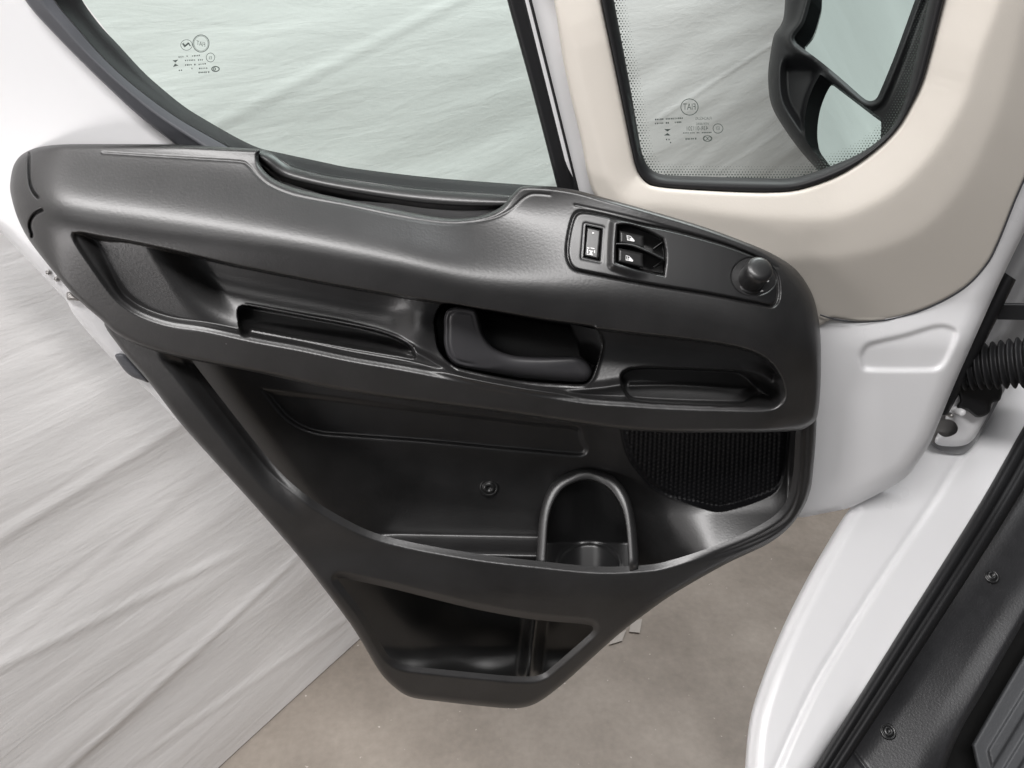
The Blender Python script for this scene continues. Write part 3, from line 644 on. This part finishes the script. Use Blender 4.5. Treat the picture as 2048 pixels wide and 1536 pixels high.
M_step = plastic('scuffed_step_plastic', (.017,.017,.0185), .45, .5, 420, .14, .8, True)
plate = sheet('step_trim', STEP, Yst, M_step, van, step=3.5, thick=.03)
for (x, y) in ((1983,1152),(1776,1463)):
    Y0 = float(Yst(np.array([float(x)]), np.array([float(y)]))[0]); screw(plate, x, y, Y0-.0005, .0075, (0,-.45,.9), M_dark, 'trim_clip')
MATP = spl([(1943,1490),(1943,1490),(2000,1390),(2060,1290),(2200,1060),(2200,1060),(2300,1500),(2300,1500),(2060,1660),(2060,1660),(1975,1590)])
def Ymt(x, y):
    v = (x-1943)*.85-(y-1490)*-.52
    d = nearest(x, y, MATP)[0]
    h = -.035+.004*sm((np.cos(v*2*math.pi/46)+.35)/.5)*sm((d-26)/8)-.006*rnd(d, 8)
    return Ybd(x, y)-h
sheet('floor_mat', MATP, Ymt, M_mat, van, step=2.5, thick=.02)
# dark under-floor well joining step trim and mat
W4 = np.array([(1840,1650),(1840,1500),(2050,1180),(2300,820),(2500,820),(2500,1700),(1840,1700)], float)
sheet('floor_well', W4, lambda x, y: Ybd(x, y)+.06, M_bin, van, step=20, thick=.02)
# front pillar and hinge zone behind the door edge
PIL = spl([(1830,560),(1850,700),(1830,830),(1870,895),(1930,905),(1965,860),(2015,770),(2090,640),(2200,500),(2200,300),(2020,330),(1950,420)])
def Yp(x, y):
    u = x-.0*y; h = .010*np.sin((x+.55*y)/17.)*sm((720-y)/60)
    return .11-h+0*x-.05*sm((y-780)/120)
M_pillar_shade = plastic('shaded_white_paint', (.24,.24,.245), .5, .4, 120)  # white paint with seam sealer, its shade put into a grey base colour
body = sheet('door_pillar', PIL, Yp, M_pillar_shade, van, step=4, thick=.05)
ribbon('pillar_seal', [(2010,545),(1960,640),(1890,790),(1875,830)], [(2032,560),(1988,650),(1925,775),(1895,830)], [(0,-.04),(.1,-.022),(.5,-.015),(.9,-.022),(1,-.04)], M_rubber, van, 30)
# check strap
cA = P(1975., 622., .05); cB = P(2110., 624., .02)
def bar(name, a, b_, w, h, mat, parent, up=(0,0,1)):
    a = Vector(a); b_ = Vector(b_); t = (b_-a).normalized(); s_ = t.cross(Vector(up)).normalized(); u = s_.cross(t)
    V = []; 
    for p in (a, b_):
        for (i, j) in ((-1,-1),(1,-1),(1,1),(-1,1)): V.append(tuple(p+s_*i*w/2+u*j*h/2))
    F = [(0,1,2,3),(7,6,5,4),(0,4,5,1),(1,5,6,2),(2,6,7,3),(3,7,4,0)]
    o = mkmesh(name, V, F, mat, parent, [False]*6); bv = o.modifiers.new('b', 'BEVEL'); bv.width = min(w, h)*.15; bv.segments = 2
    return o
bar('check_strap', cA, cB, .006, .019, M_rubber, van)
# corrugated cable boot
ca = Vector(P(1880., 742., .055)); cb = Vector(P(2130., 716., -.01)); pts = []; rad = []; nr = 15
for i in range(nr*8+1):
    t = i/(nr*8); pts.append(ca.lerp(cb, t)); rad.append(.0225+.0065*t+.0032*math.cos(2*math.pi*i/8))
tube('cable_boot', pts, rad, M_rubber, van, 30)
# hinge parts under the boot
HB = spl([(1870,885),(1885,850),(1905,800),(1920,770),(1960,772),(1985,785),(1990,800),(1965,850),(1940,885),(1905,893)])
HBh = spl([(1868,845),(1885,842),(1893,838),(1908,843),(1916,856),(1910,868),(1890,874),(1872,862)])
hinge = sheet('door_hinge', HB, lambda x, y: -(-.045-.006*rnd(nearest(x, y, HB)[0], 14)), M_white, van, holes=[HBh], step=2, thick=.012)
HK = spl([(1918,772),(1990,765),(2004,775),(2000,800),(1984,806),(1978,826),(1955,835),(1935,822),(1914,815),(1920,800)])
sheet('hinge_bracket', HK, lambda x, y: -(-.030-.006*rnd(nearest(x, y, HK)[0], 8)), M_rubber, hinge, step=2, thick=.012)
lathe('hinge_pin', [(.0045,-.01),(.0045,.004),(.003,.006),(.0005,.0065)], px_pt(1921,824,.03), (0,-1,.3), M_white, hinge, 18)
lathe('hinge_pin', [(.0028,-.01),(.0028,.004),(.0018,.005),(.0005,.0055)], px_pt(1900,830,.03), (0,-1,.3), M_metal, hinge, 18)
sheet('hinge_pocket', spl([(1850,830),(1880,800),(1930,830),(1930,880),(1880,890),(1850,870)]), lambda x, y: .062+0*x, M_metal, hinge, step=6, thick=.004)

# cab floor carrying on from the step; unseen, added to darken reflections in the trim
def slabxyz(name, pts, z0, z1, mat, parent):
    n = len(pts); V = [(x, y, z1) for x, y in pts]+[(x, y, z0) for x, y in pts]
    return mkmesh(name, V, [list(range(n)), list(range(2*n-1, n-1, -1))]+[(i, n+i, n+(i+1)%n, (i+1)%n) for i in range(n)], mat, parent, [False]*(n+2))
slabxyz('unseen_cab_floor', [(-1.0,-.95), (1.6,-.95), (1.6,-3.0), (-1.0,-3.0)], .48, .56, M_mat, van)
